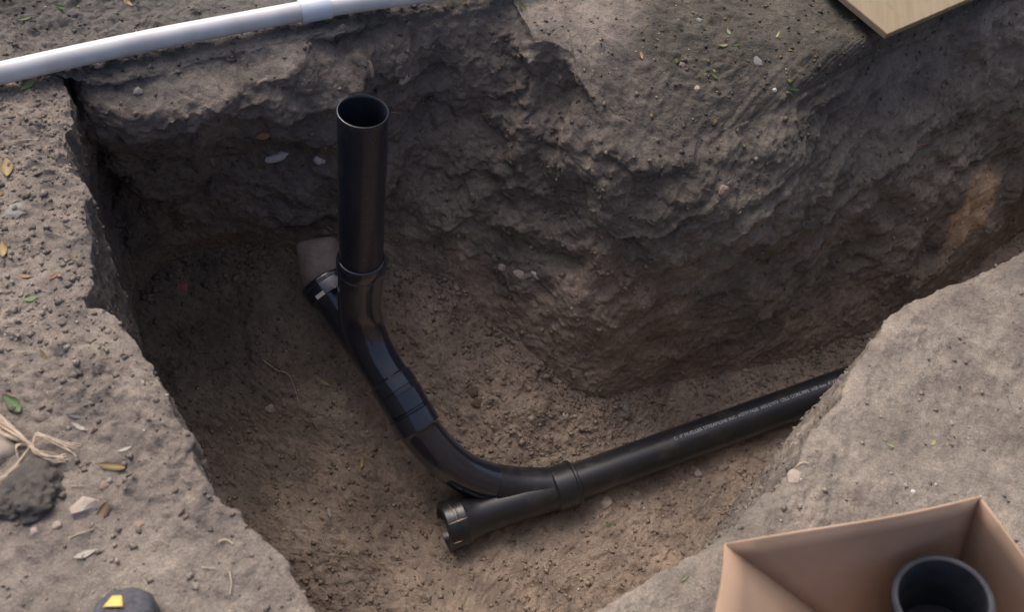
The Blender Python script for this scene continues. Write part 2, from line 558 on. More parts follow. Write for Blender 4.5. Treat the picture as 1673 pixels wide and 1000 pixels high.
# --- wall
TOE3 = np.concatenate([TOE, np.zeros((NS, 1))], 1)
talus = np.clip(0.045 + 0.05 * fbm(TOE3, 4, 2, 700.0), 0.01, 0.10) * sm(1.3, 1.5, TOE[:, 1]) * sm(0.08, 0.24, np.linalg.norm(TOE - SPI, axis=1) - 0.02)
TOEZ = zfloor(TOE) + talus
tt = np.linspace(0, 1, NW)
slump = sm(0.0, 0.35, TOE[:, 0] + 0.05) * (1 - sm(0.45, 0.6, TOE[:, 0])) * sm(1.3, 1.45, TOE[:, 1])
soft = sm(0.03, 0.22, LIP)[:, None]
h = tt[None] + 2.4 * soft * tt[None] * (1 - tt[None]) ** 3
h = h + slump[:, None] * (0.10 * np.sin(np.pi * tt[None]) * (tt[None] - 0.35))
Wxy = RIM[:, None] * (1 - h[..., None]) + TOE[:, None] * h[..., None]
rz = -0.5 * LIP
Wz = rz[:, None] + (TOEZ - rz)[:, None] * tt[None]
nrm = TOE - RIM
tang = np.roll(RIM, -6, 0) - np.roll(RIM, 6, 0)
inw = np.stack([-tang[:, 1], tang[:, 0]], 1)
inw /= np.linalg.norm(inw, axis=1)[:, None] + 1e-9
inw = blur(inw, 25)
inw /= np.linalg.norm(inw, axis=1)[:, None] + 1e-9
if (inw * (CEN - RIM)).sum() < 0: inw = -inw
W = np.concatenate([Wxy, Wz[..., None]], -1)
uu = np.repeat(cumlen[:, None], NW, 1)
flat = W.reshape(-1, 3)
ww = np.stack([uu.ravel(), flat[:, 2], np.zeros(flat.shape[0])], 1)
ca, sa = math.cos(0.62), math.sin(0.62)
# tool strokes slanting over the wall
su = (-ww[:, 0] * ca + ww[:, 1] * sa)
svv = (ww[:, 0] * sa + ww[:, 1] * ca)
warp = 0.12 * fbm(flat, 4, 2, 31.0)
strokes = np.stack([su * 2.6, svv * 9 + warp * 12, np.zeros(len(su))], 1)
st = 1 - 2.2 * np.abs(pn(strokes, 1.0, 5.0))
st2 = 1 - 2.2 * np.abs(pn(strokes * np.array([1.6, 2.1, 1.0]), 1.0, 15.0))
edge = np.repeat((sm(0, 0.05, tt) * (1 - sm(0.8, 1.0, tt)))[None], NS, 0).ravel()
far_w = np.repeat(sm(1.2, 1.4, RIM[:, 1])[:, None], NW, 1).ravel()
rb = np.repeat(sm(-0.22, -0.08, (RIM[:, 0] - 0.62) * 0.79 - (RIM[:, 1] - 0.875) * 0.61)[:, None], NW, 1).ravel()
far_w = far_w * (1 - rb)
amp = (0.3 + 0.7 * far_w) * edge
sl = np.repeat(slump[:, None], NW, 1).ravel()
amp2 = amp * (1 - 0.6 * sl * np.tile(sm(0.45, 0.8, tt), NS))
def billow(f, off): return np.abs(pn(flat, f, off)) * 2.0 - 0.5
disp = amp2 * (0.050 * fbm(flat, 4.2, 2, 1.0) + 0.045 * pn(flat, 2.2, 2.0) + 0.024 * (st - 0.4) + 0.007 * (st2 - 0.4) + 0.022 * billow(8.5, 7.0) + 0.010 * billow(19, 27.0) + 0.005 * billow(41, 47.0))
led = np.repeat(LED[:, None], NW, 1).ravel()
ld = -flat[:, 2] + 0.05 * pn(ww, 6, 3.0) + 0.05 * pn(ww, 2.3, 8.0)
disp += led * 0.055 * sm(0.015, 0.05, ld) * (1 - sm(0.13, 0.17, ld))
disp += led * 0.03 * sm(0.03, 0.09, ld) * (1 - sm(0.22, 0.30, ld))
# deep scoops in the far trench side
disp -= far_w * edge * 0.05 * np.exp(-(((flat[:, 0] - 0.95) / 0.18) ** 2 + ((flat[:, 2] + 0.2) / 0.12) ** 2))
inwr = np.repeat(inw[:, None], NW, 1).reshape(-1, 2)
flatW = flat.copy()
flatW[:, :2] += inwr * disp[:, None]
# --- floor
ff = np.linspace(0, 1, NF)
Fl = TOE[:, None] * (1 - ff[None, :, None]) + SPI[:, None] * ff[None, :, None]
Fxy = Fl.reshape(-1, 2)
Fz = zfloor(Fxy)
f3 = np.concatenate([Fxy, np.zeros((len(Fxy), 1))], 1)
fin = np.tile(sm(0, 0.12, ff), NS)
Fz = Fz + fin * (0.022 * fbm(f3, 4, 3, 41.0) + 0.008 * fbm(f3, 16, 2, 51.0))
dtoe = np.linalg.norm(Fl - TOE[:, None], axis=2).ravel()
Fz += np.repeat(talus, NF) * np.exp(-(dtoe / 0.085) ** 1.4)
_a, _b = un(724, 862, -1.0)[:2], un(1400, 622, -0.965)[:2]
_k = np.clip(((Fxy - _a) @ (_b - _a)) / ((_b - _a) @ (_b - _a)), 0.05, 2.0)
_dp = np.linalg.norm(Fxy - (_a + _k[:, None] * (_b - _a)), axis=1)
Fz += fin * (0.022 + 0.03 * fbm(f3, 7, 2, 910.0)) * np.exp(-(_dp / 0.08) ** 2)          # earth banked along the pipe
rub = np.exp(-(((Fxy[:, 0] - 0.13) / 0.17) ** 2 + ((Fxy[:, 1] - 1.34) / 0.15) ** 2))
Fz += fin * rub * (0.035 + 0.03 * fbm(f3, 13, 3, 61.0))
FV = np.concatenate([Fxy, Fz[:, None]], 1)
# ground bumps
gd = np.tile(dist, NS)
g3 = np.concatenate([Gxyz[:, :2], np.zeros((len(Gxyz), 1))], 1)
gin = sm(0, 0.05, gd) * np.exp(-gd / 3)
Gxyz[:, 2] += gin * (sm(0, 0.35, gd) * 0.030 * fbm(g3, 3.0, 3, 71.0) + 0.008 * fbm(g3, 17, 2, 75.0))
# common clods and crumbs, continuous over every seam
def crumb(V, k=1.0, lumpy=0.05):
    a = 0.0065 * fbm(V, 42, 2, 81.0) + 0.0035 * pn(V, 120, 91.0)
    b = 0.0065 * fbm(V, 42, 2, 181.0) + 0.0035 * pn(V, 120, 191.0)
    c = 0.008 * fbm(V, 42, 2, 281.0) + 0.0045 * pn(V, 120, 291.0)
    lump = np.maximum(0, pn(V, 26, 301.0) - 0.18) * lumpy
    V = V.copy()
    kk = k if np.isscalar(k) else k[:, None]
    return V + np.stack([a, b, c + lump], 1) * kk
tread = sm(-0.25, 0.3, fbm(g3, 2.3, 2, 655.0))          # loose against trodden ground
GV = crumb(Gxyz, np.exp(-gd / 4) * (0.35 + 1.0 * tread) * (1 - 0.45 * sm(0.2, 0.4, g3[:, 0]) * (1 - sm(1.6, 1.8, g3[:, 1]))), 0.03)
WV = crumb(flatW, 1.0, 0.03)
FV = crumb(FV, 1.0, 0.035)


# soil colours: tones by region (dry dust on the banks, paler right, darker far; dark topsoil in the cut, brown subsoil on the floor, darker left)
def lerp(a, b, f): return a * (1 - f[:, None]) + b * f[:, None]
DRY = np.array([0.215, 0.192, 0.172]); PALE = np.array([0.235, 0.212, 0.187]); FAR_DARK = np.array([0.098, 0.092, 0.079]); GREYMUD = np.array([0.128, 0.122, 0.118])
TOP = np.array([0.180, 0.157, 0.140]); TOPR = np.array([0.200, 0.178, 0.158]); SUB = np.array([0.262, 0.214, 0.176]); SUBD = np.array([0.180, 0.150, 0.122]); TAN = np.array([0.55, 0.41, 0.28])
def ground_col(V):
    n = fbm(V, 2.5, 3, 401.0) * 0.25
    c = np.repeat(DRY[None], len(V), 0)
    c = lerp(c, PALE, sm(0.15, 0.45, V[:, 0] + n * 0.4) * (1 - sm(1.5, 1.9, V[:, 1])))  # paler tone over the right bank
    c = lerp(c, FAR_DARK, sm(0.05, 0.45, V[:, 0] - 0.0 + n) * sm(1.45, 1.8, V[:, 1]))  # darker tone over the far right bank
    c = lerp(c, GREYMUD, sm(1.25, 1.45, V[:, 1] - V[:, 0] * 0.0 + n) * (1 - sm(-0.3, -0.05, V[:, 0])))
    c = lerp(c, FAR_DARK * 0.55, sm(0.0, 0.15, V[:, 1] - 1.52 - 0.9 * (V[:, 0] + 1.25) + n * 0.4) * (1 - sm(-0.95, -0.8, V[:, 0])))
    c = lerp(c, FAR_DARK * 0.6, sm(0.12, 0.3, n + 0.05) * sm(1.55, 1.75, V[:, 1]) * 0.6)
    return c
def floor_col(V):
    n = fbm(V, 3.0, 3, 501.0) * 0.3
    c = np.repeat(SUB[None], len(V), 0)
    c = lerp(c, SUBD, (1 - sm(-0.62, -0.28, V[:, 0] + n)) * 0.85)  # floor colour darker towards the left
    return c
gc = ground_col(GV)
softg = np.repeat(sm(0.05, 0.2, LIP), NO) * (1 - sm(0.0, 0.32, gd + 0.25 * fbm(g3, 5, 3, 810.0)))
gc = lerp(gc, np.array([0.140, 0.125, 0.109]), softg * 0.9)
tW = np.tile(tt, NS)
wn = fbm(flat, 4, 3, 601.0) * 0.35
c_top = lerp(np.repeat(TOP[None], len(WV), 0), TOPR, sm(0.1, 0.5, WV[:, 0] + wn))
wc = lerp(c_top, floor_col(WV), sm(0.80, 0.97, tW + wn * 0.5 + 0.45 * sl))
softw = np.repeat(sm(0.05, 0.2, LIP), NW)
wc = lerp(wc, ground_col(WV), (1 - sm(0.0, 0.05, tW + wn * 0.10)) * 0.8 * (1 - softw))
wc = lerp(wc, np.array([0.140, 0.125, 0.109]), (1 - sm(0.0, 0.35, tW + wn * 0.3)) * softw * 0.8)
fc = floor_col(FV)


def grid_faces(ns, nt_, flip=False):
    i = np.arange(ns)[:, None]
    j = np.arange(nt_ - 1)[None]
    i2 = (i + 1) % ns
    f = np.stack([i * nt_ + j, i2 * nt_ + j, i2 * nt_ + j + 1, i * nt_ + j + 1], -1).reshape(-1, 4)
    return f[:, ::-1] if flip else f


def face_up(V, F, want):
    a, b, c = V[F[:, 0]], V[F[:, 1]], V[F[:, 2]]
    n = np.cross(b - a, c - a)
    return F if (n * want).sum() > 0 else F[:, ::-1]
FG = face_up(GV, grid_faces(NS, NO), np.array([0, 0, 1.0]))
FF = face_up(FV, grid_faces(NS, NF), np.array([0, 0, 1.0]))
FW = grid_faces(NS, NW)
q = WV[FW[:, 0]]
tocen = np.concatenate([CEN[None] - q[:, :2], np.zeros((len(q), 1))], 1)
FW = face_up(WV, FW, tocen)
# share one line of points at each seam
WVs = WV.reshape(NS, NW, 3); WVs[:, 0] = GV.reshape(NS, NO, 3)[:, 0]; WVs[:, -1] = FV.reshape(NS, NF, 3)[:, 0]
WV = WVs.reshape(-1, 3)
# surfaces for setting things down
def bvh_of(V, F): return BVHTree.FromPolygons([tuple(v) for v in V], [tuple(int(x) for x in f) for f in F])
sel = GV.reshape(NS, NO, 3)[:, ::1]
near_g = np.where(gd < 2.2)[0]
keepG = (FG.max(1) >= 0) & (gd[FG].max(1) < 2.2)
allV = np.concatenate([GV, WV, FV])
allF = np.concatenate([FG[keepG], FW + len(GV), FF + len(GV) + len(WV)])
BV = BVHTree.FromPolygons(allV.tolist(), allF.tolist())
EYE = Vector((0, 0, CAM_H))


def spot(px, py):
    r = Vector((RW @ np.array([px - PX, py - PY, FPX])).tolist()).normalized()
    hit, n, i, d = BV.ray_cast(EYE, r)
    if hit is None: return Vector(un(px, py, 0).tolist()), Vector((0, 0, 1)), 2.0
    if n.dot(r) > 0: n = -n
    return hit, n, d


# a lighter tan patch coloured into the cut
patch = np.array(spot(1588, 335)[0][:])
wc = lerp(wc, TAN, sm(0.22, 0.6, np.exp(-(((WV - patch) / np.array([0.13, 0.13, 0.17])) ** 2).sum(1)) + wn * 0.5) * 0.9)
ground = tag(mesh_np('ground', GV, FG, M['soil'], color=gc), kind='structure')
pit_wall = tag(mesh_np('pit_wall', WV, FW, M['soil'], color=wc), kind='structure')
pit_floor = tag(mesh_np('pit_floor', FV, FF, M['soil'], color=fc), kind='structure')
for o, lb, ct in ((ground, 'bare dusty earth banks around the dug pit', 'ground'), (pit_wall, 'dark cut earth walls of the pit with slanting tool marks', 'earth wall'), (pit_floor, 'trodden brown earth floor of the pit', 'ground')):
    tag(o, lb, ct)

# ------------------------------------------------------------------ black drain pipes
V3 = np.array
def unit(v): return v / np.linalg.norm(v)
R4, HUB = 0.0572, 0.0665

# upright riser pipe, open at the top
up_top, up_bot = V3([-0.421, 1.385, 0.10]), V3([-0.413, 1.345, -0.47])
prof = [(0.0, R4 - 0.0005), (0.5, R4)]
ax = unit(up_bot - up_top)
L = np.linalg.norm(up_bot - up_top)
rp = [up_top + ax * 0.45, up_top + ax * 0.006, up_top + ax * .002, up_top, up_top + ax * .0006, up_top + ax * 0.003, up_top + ax * 0.02, up_bot]
rr = [0.0510, 0.0515, 0.0530, 0.0545, 0.0560, R4, R4, R4]
riser = empty('upright_pipe', tuple(up_bot))
riser_o = build_tube('pipe_barrel', V3(rp) - up_bot, rr, M['abs_pipe'], riser, 56, True, True)
tag(riser, 'plain black plastic pipe standing upright with an open round top', 'pipe')


def hub_profile(p0, d, inner_depth=0.05, length=0.055, r=HUB, body=0.060, neck=0.02, depth_open=True):
    """open socket: inside, lip, outside, neck down to the body radius; p0 = mouth, d = unit vector into the fitting"""
    pts = [(inner_depth, 0.050), (inner_depth, R4 + 0.0006), (0.0015, R4 + 0.0008), (0.0, R4 + 0.0018), (0.0008, R4 + 0.0038), (0.004, r - 0.0018), (0.008, r), (length - 0.004, r), (length, r - 0.003), (length + neck, body)]
    return V3([p0 + d * s for s, _ in pts]), V3([q for _, q in pts])


# upper fitting: run with open hub at the back, sweep branch up to the riser, outlet hub
H1 = un(527, 458, -0.63); C1 = un(650, 640, -0.755)
dr = unit(C1 - H1)
fit1 = empty('sweep_tee_fitting', tuple(C1))
hp, hr = hub_profile(H1 - dr * 0.005, dr, 0.05, 0.06, 0.0705)
LR = np.linalg.norm(C1 - H1)
path = np.concatenate([hp, [H1 + dr * (LR - 0.05), H1 + dr * (LR - 0.046), H1 + dr * (LR - 0.040), C1 - dr * 0.0016, C1]])
rad = np.concatenate([hr, [0.060, 0.060, HUB, HUB, HUB - 0.0018]])
branch_top = up_top + ax * (L - 0.085)
hp2, hr2 = hub_profile(branch_top, ax, 0.06, 0.05, 0.0650, 0.0632)
b0 = hp2[-1]
E1 = H1 + dr * (LR * 0.88)
hl = np.linalg.norm(E1 - b0) * 0.5
sweep = V3([(1 - k) ** 3 * b0 + 3 * (1 - k) ** 2 * k * (b0 + ax * hl) + 3 * (1 - k) * k * k * (E1 - dr * hl) + k ** 3 * E1 for k in np.linspace(0, 1, 26)])
ex = [ring_sweep(np.concatenate([hp2, sweep[1:]]), np.concatenate([hr2, np.linspace(0.0632, 0.0605, len(sweep) - 1)]), 48, True, True)]
build_tube('fitting_body', path - C1, rad, M['abs'], fit1, 48, True, True, [([tuple(V3(v) - C1) for v in ex[0][0]], ex[0][1])])
def ring_part(name, c, d, r, width, thick, mat, parent, org):
    p = [c - d * width / 2, c - d * width / 2, c - d * width * .3, c + d * width * .3, c + d * width / 2, c + d * width / 2]
    return build_tube(name, V3(p) - org, [r - 0.004, r, r + thick, r + thick, r, r - 0.004], mat, parent, 48, False, False)
ring_part('hub_ring', H1 + dr * 0.010, dr, 0.0705, 0.010, 0.0018, M['abs'], fit1, C1)
ring_part('hub_ring', branch_top + ax * 0.046, ax, 0.0648, 0.006, 0.0014, M['abs'], fit1, C1)
ring_part('hub_ring', C1 - dr * 0.038, dr, HUB, 0.006, 0.0015, M['abs'], fit1, C1)
tag(fit1, 'glossy black sweep tee joining the upright pipe to the sloping drain', 'pipe fitting')

# pale sticker on the back hub
st_c = H1 + dr * 0.045
bside = unit(np.cross(dr, V3([0, 0, 1.0])))
upn = unit(np.cross(bside, dr))
viewv = unit(V3([0, 0, CAM_H]) - st_c)
viewp = unit(viewv - viewv.dot(dr) * dr)
sidep = np.cross(dr, viewp)
vs_, fs_ = [], []
for a in range(7):
    for k in range(2):
        ang = 0.42 + (a / 6 - 0.5) * 0.42
        pnt = st_c + dr * (k - 0.5) * 0.012 + (viewp * math.cos(ang) + sidep * math.sin(ang)) * (0.0705 + 0.0008)
        vs_.append(tuple(pnt - C1))
for a in range(6): fs_.append((a * 2, a * 2 + 1, a * 2 + 3, a * 2 + 2))
mesh_np('sticker', V3(vs_), V3(fs_), M['white_chip'], True, fit1)

# old clay pipe stub coming out of the earth behind the hub
k0 = un(519, 410, -0.57)
stub = empty('clay_pipe_stub', tuple(k0))
kp = catmull([H1 + dr * 0.03, H1 - dr * 0.02, H1 * .6 + k0 * .4, k0], 6)
kd = unit(k0 - H1)
kp = np.concatenate([kp, [k0 + kd * .018, k0 + kd * .027, k0 + kd * .033, k0 + kd * .035]])
kr = np.concatenate([np.full(len(kp) - 4, 0.055), [.053, .046, .033, .012]]); kr[8:-4] = .060; kr[-4:] = [.060, .056, .046, .02]
build_tube('stub_barrel', kp - k0, kr, M['clay'], stub, 40)
tag(stub, 'old pinkish grey clay pipe stub coming out of the earth behind the tee', 'pipe')

# lower long bend with hub, running into the wye branch
B0 = C1 + dr * 0.004
bend = empty('long_bend_fitting', tuple(B0))
hub_end = un(686, 704, -0.815)
dh = unit(hub_end - B0)
w_in = un(880, 797, -0.985)
bp_ = catmull([hub_end, un(722, 745, -0.87), un(764, 775, -0.925), un(812, 791, -0.965), un(855, 797, -0.985)], 8)
Lh = np.linalg.norm(hub_end - B0)
hub_pts = [B0, B0, B0 + dh * 0.0016, B0 + dh * Lh * 0.42, B0 + dh * (Lh * 0.42 + .002), B0 + dh * (Lh * 0.5), B0 + dh * (Lh * 0.5 + .002), B0 + dh * (Lh - 0.012), B0 + dh * (Lh - 0.008), ]
hub_rad = [0.050, HUB - .0018, HUB, HUB, 0.0625, 0.0625, HUB + 0.001, HUB + 0.001, 0.0635]
brad = np.linspace(0.0595, 0.058, len(bp_))
build_tube('bend_body', np.concatenate([hub_pts, bp_]) - B0, np.concatenate([hub_rad, brad]), M['abs'], bend, 48)
build_tube('pipe_nipple', V3([C1 - dr * 0.03, C1 - dr * .002, B0 + dh * .006, B0 + dh * 0.03]) - B0, [0.0622, 0.0632, 0.0632, 0.0622], M['abs'], bend, 48)
ring_part('hub_ring', B0 + dh * (Lh - 0.012), dh, HUB, 0.008, 0.002, M['abs'], bend, B0)
ring_part('hub_ring', B0 + dh * (Lh * 0.47), dh, 0.0625, 0.006, 0.003, M['abs'], bend, B0)
tag(bend, 'shiny black long sweep bend between the tee and the wye', 'pipe fitting')

# wye on the floor
Wl = un(724, 862, -1.000); Wr = un(938, 789, -0.992)
dw = unit(Wr - Wl); LW = np.linalg.norm(Wr - Wl)
wye = empty('wye_fitting', tuple(Wr))
hp, hr = hub_profile(Wl, dw, 0.09, 0.065, 0.0730, 0.059, 0.05)
tail = [LW - 0.085, LW - 0.080, LW - 0.074, LW - 0.0016, LW]
path = np.concatenate([hp, [Wl + dw * s for s in tail]])
rad = np.concatenate([hr, [0.060, 0.062, 0.0690, 0.0690, 0.0672]])
brp = catmull([un(806, 791, -0.962), un(845, 796, -0.982), un(890, 797, -0.990), Wl + dw * (LW - 0.03)], 6)
ex = ring_sweep(brp, np.full(len(brp), 0.0608), 48)
build_tube('wye_body', path - Wr, rad, M['abs_dusty'], wye, 48, True, True, [([tuple(V3(v) - Wr) for v in ex[0]], ex[1])])
ring_part('hub_ring', Wl + dw * 0.040, dw, 0.0730, 0.006, 0.0016, M['abs_dusty'], wye, Wr)
ring_part('hub_ring', Wr - dw * 0.008, dw, 0.0690, 0.012, 0.003, M['abs_dusty'], wye, Wr)
def smear(px0, py0, px1, py1, axis0, axisd, r, wid, parent, org, mat):
    """thin mud smear hugging a pipe between two spots of its upper side"""
    out = []
    for k in range(9):
        f = k / 8
        px, py = px0 + (px1 - px0) * f, py0 + (py1 - py0) * f
        ray = unit(RW @ V3([px - PX, py - PY, FPX]))
        o = V3([0, 0, CAM_H])
        # nearest point of the ray on a cylinder about the axis
        m_ = o - axis0
        dd = ray - ray.dot(axisd) * axisd
        mm_ = m_ - m_.dot(axisd) * axisd
        A, B, C = dd.dot(dd), 2 * dd.dot(mm_), mm_.dot(mm_) - r * r
        D = B * B - 4 * A * C
        if D < 0: continue
        out.append(o + ray * (-B - math.sqrt(D)) / (2 * A))
    out = V3(out)
    rads = wid * np.sin(np.linspace(0.25, math.pi - 0.25, len(out)))
    return build_tube('mud_smear', out - org, rads, mat, parent, 8)
smear(733, 858, 764, 846, Wl, dw, 0.0735, 0.0035, wye, Wr, M['tan_mark'])
smear(741, 889, 756, 884, Wl, dw, 0.0735, 0.0018, wye, Wr, M['tan_mark'])
smear(732, 823, 748, 850, Wl, dw, 0.0735, 0.0012, wye, Wr, M['tan_mark'])
tag(wye, 'dusty black wye fitting lying on the pit floor with open left hub', 'pipe fitting')

# long drain pipe running off under the right bank, printed lettering along it
Pend = un(1400, 622, -0.965)
dp = unit(Pend - Wr)
P0 = Wr - dp * 0.03
P1 = Wr + dp * 1.75
drain = empty('drain_pipe', tuple(Wr))
dpth, _ = resample([P0, P1], 0.05)
build_tube('pipe_barrel', dpth - Wr, np.full(len(dpth), R4), M['abs_dusty'], drain, 56)
tag(drain, 'long black printed drain pipe running from the wye under the dusty bank', 'pipe')
tcu = bpy.data.curves.new('lettering', 'FONT')
tcu.body = 'C  4" MUELLER STREAMLINE INC  ASTM F628  ABS DWV  CELL CORE PIPE  NSF-dwv  4" ABS'
tcu.size = 0.0165
tcu.resolution_u = 2
tob = bpy.data.objects.new('lettering_curve', tcu)
col.objects.link(tob)
dg = bpy.context.evaluated_depsgraph_get()
tm = tob.evaluated_get(dg).to_mesh()
tv = V3([v.co[:] for v in tm.vertices]); tf = [tuple(p.vertices) for p in tm.polygons]
bpy.data.objects.remove(tob)
# start of the print on the pipe and its angle around it
mid_ = Wr + dp * 0.3
vv = unit(V3([0, 0, CAM_H]) - mid_); vv = unit(vv - vv.dot(dp) * dp); sw = np.cross(dp, vv)
if sw[1] < 0: sw = -sw                                   # towards the far side of the pipe
start = np.linalg.norm(un(1096, 718, -0.94) - Wr)
Rr = R4 + 0.0006
ang = 0.30 + tv[:, 1] / Rr
along_ = start + tv[:, 0] * 0.97
LVt = dp * along_[:, None] + (vv[None] * np.cos(ang)[:, None] + sw[None] * np.sin(ang)[:, None]) * Rr
me = bpy.data.meshes.new('printed_lettering')
me.from_pydata([tuple(map(float, v)) for v in LVt], [], tf)
me.materials.append(M['print'])
lo = bpy.data.objects.new('printed_lettering', me)
col.objects.link(lo); lo.parent = drain
lo['label'] = 'pale printed line of lettering along the pipe'

# ------------------------------------------------------------------ white pipe on the far edge
def ground_under(x, y):
    hit, n, i, d = BV.ray_cast(Vector((x, y, 1.0)), Vector((0, 0, -1)))
    return hit.z if hit else 0.0
RWP = 0.0242
wp_px = [(-260, 166), (-120, 145), (0, 119), (120, 92), (250, 64), (380, 39), (515, 14), (650, -6), (800, -26), (1000, -60), (1200, -120)]
wp = catmull([un(a, b, 0.035) for a, b in wp_px], 10)
wpipe = empty('white_pipe', tuple(wp[0]))
build_tube('pipe_barrel', wp - wp[0], np.full(len(wp), RWP), M['pvc'], wpipe, 32)
c0, c1 = un(490, 18.5, 0.035), un(538, 10, 0.035)
dc = unit(c1 - c0)
cp = [c0, c0, c0 + dc * .002, c1 - dc * .002, c1, c1]
build_tube('coupling', V3(cp) - wp[0], [RWP - .001, RWP + .0038, RWP + .005, RWP + .005, RWP + .0038, RWP - .001], M['pvc_blue'], wpipe, 32, False, False)
tag(wpipe, 'thin white plastic pipe with a bluish coupling lying along the pit edge', 'pipe')

# ------------------------------------------------------------------ plywood board, cardboard box, coupling in the box
def boxmesh(name, corners8, mat, parent=None, bev=0.0):
    me = bpy.data.meshes.new(name)
    me.from_pydata([tuple(map(float, c)) for c in corners8], [], [(0, 3, 2, 1), (4, 5, 6, 7), (0, 1, 5, 4), (1, 2, 6, 5), (2, 3, 7, 6), (3, 0, 4, 7)])
    if bev:
        bm = bmesh.new(); bm.from_mesh(me)
        bmesh.ops.bevel(bm, geom=bm.edges[:], offset=bev, segments=2, affect='EDGES')
        bm.to_mesh(me); bm.free()
    me.materials.append(mat)
    o = bpy.data.objects.new(name, me)
    col.objects.link(o)
    if parent is not None: o.parent = parent
    return o
bt = un(1450, 55, 0.05)
e1 = unit(un(1385, 1, 0.05) - bt); e2 = V3([-e1[1], e1[0], 0.0]);
if e2.dot(un(1580, 0, 0.05) - bt) < 0: e2 = -e2
p = [bt, bt + e2 * 0.62, bt + e2 * 0.62 + e1 * 0.40, bt + e1 * 0.40]
zz = V3([0, 0, 0.018])
bo = boxmesh('plywood_board', [x - zz - bt for x in p] + [x - bt for x in p], M['ply'], None, 0.0015)
bo.location = bt
tag(bo, 'tan plywood board with one corner jutting over the far bank', 'board')

# open carton with flared walls
TA, TC = un(1183, 888, 0.27), un(1602, 811, 0.33)
TN1 = un(1150, 1085, 0.27)                                # near end of the left wall
TN2 = un(1830, 905, 0.33)                                 # near end of the right wall
zb = 0.012
BA, BC = un(1395, 1050, zb), un(1545, 975, zb)
BN1 = BA + V3([0.11, -0.24, 0]); BN2 = BC + V3([0.11, -0.24, 0])
TN1 = un(1143, 1105, 0.26); TN2 = BN2 + V3([0.10, -0.09, 0.27])
carton = empty('cardboard_box', tuple((BA + BC + BN1 + BN2) / 4))
co = V3(carton.location)
def panel(name, a, b, c, d, th=0.004):
    """slab on quad a b c d, subdivided and slightly bowed"""
    n = unit(np.cross(b - a, d - a))
    nu, nv = 10, 8
    Vp, Fp = [], []
    for side in (0, 1):
        for i in range(nu + 1):
            for j in range(nv + 1):
                u, v = i / nu, j / nv
                q_ = a * (1 - u) * (1 - v) + b * u * (1 - v) + c * u * v + d * (1 - u) * v
                bow = 0.006 * math.sin(math.pi * u) * v + 0.002 * math.sin(7 * u + 3 * v)
                Vp.append(q_ + n * (bow + side * th) - co)
    m_ = (nu + 1) * (nv + 1)
    for i in range(nu):
        for j in range(nv):
            k = i * (nv + 1) + j
            Fp.append((k, k + nv + 1, k + nv + 2, k + 1)); Fp.append((m_ + k, m_ + k + 1, m_ + k + nv + 2, m_ + k + nv + 1))
    ed = [(i * (nv + 1), (i + 1) * (nv + 1)) for i in range(nu)] + [(nu * (nv + 1) + j, nu * (nv + 1) + j + 1) for j in range(nv)] + \
         [((i + 1) * (nv + 1) + nv, i * (nv + 1) + nv) for i in range(nu)] + [(j + 1, j) for j in range(nv)]
    for x, y in ed: Fp.append((x, x + m_, y + m_, y))
    o = mesh_np(name, V3(Vp), V3(Fp), M['card'], False, carton)
    return o
panel('side_panel', BA, BC, TC, TA)
panel('side_panel', BC, BN2, TN2, TC)
panel('side_panel', BN2, BN1, TN1, TN2)
panel('side_panel', BN1, BA, TA, TN1)
panel('bottom_panel', BA - V3([0, 0, .004]), BN1 - V3([0, 0, .004]), BN2 - V3([0, 0, .004]), BC - V3([0, 0, .004]))
tag(carton, 'open brown cardboard box on the dusty bank with a black fitting inside', 'box')
ft = un(1540, 978, 0.25)
fb = V3([0.838, 0.532, 0.035])
fcp = empty('pipe_coupling', tuple(fb))
axd = unit(fb - ft); hgt = np.linalg.norm(fb - ft)
pp = [ft + axd * 0.17, ft + axd * 0.17, ft + axd * .002, ft, ft, ft + axd * .002, ft + axd * 0.06, ft + axd * 0.063, ft + axd * 0.075, ft + axd * (hgt - .075), ft + axd * (hgt - .063), ft + axd * (hgt - .06), fb]
rrr = [0.01, 0.0605, 0.0615, 0.0635, 0.0665, 0.069, 0.069, 0.068, 0.062, 0.062, 0.068, 0.069, 0.069]
build_tube('coupling_body', V3(pp) - fb, rrr, M['abs_dull'], fcp, 56)
ring_part('hub_ring', ft + axd * 0.008, axd, 0.069, 0.012, 0.002, M['abs_dull'], fcp, fb)
tag(fcp, 'round black pipe coupling standing inside the cardboard box', 'pipe fitting')

# ------------------------------------------------------------------ shoe toe at the left bank
sh0 = un(200, 1022, 0.03)
sh0[2] = ground_under(sh0[0], sh0[1])
shoe = empty('shoe', tuple(sh0))
def shoe_shell(secs, name, mat):
    Vp, Fp = [], []
    n = 20
    for (y, hw, z0, z1) in secs:
        for k in range(n):
            a = 2 * math.pi * k / n
            ca_, sa_ = math.cos(a), math.sin(a)
            x = hw * math.copysign(abs(ca_) ** 0.7, ca_)
            z = (z0 + z1) / 2 + (z1 - z0) / 2 * math.copysign(abs(sa_) ** 0.75, sa_)
            Vp.append((x, y, z))
    m_ = len(secs)
    for i in range(m_ - 1):
        for k in range(n):
            k2 = (k + 1) % n
            Fp.append((i * n + k, i * n + k2, (i + 1) * n + k2, (i + 1) * n + k))
    me = bpy.data.meshes.new(name)
    Fp2 = Fp + [tuple(range(n))[::-1], tuple(range((m_ - 1) * n, m_ * n))]
    me.from_pydata(Vp, [], Fp2)
    for p_ in me.polygons: p_.use_smooth = True
    me.materials.append(mat)
    o = bpy.data.objects.new(name, me); col.objects.link(o); o.parent = shoe
    return o
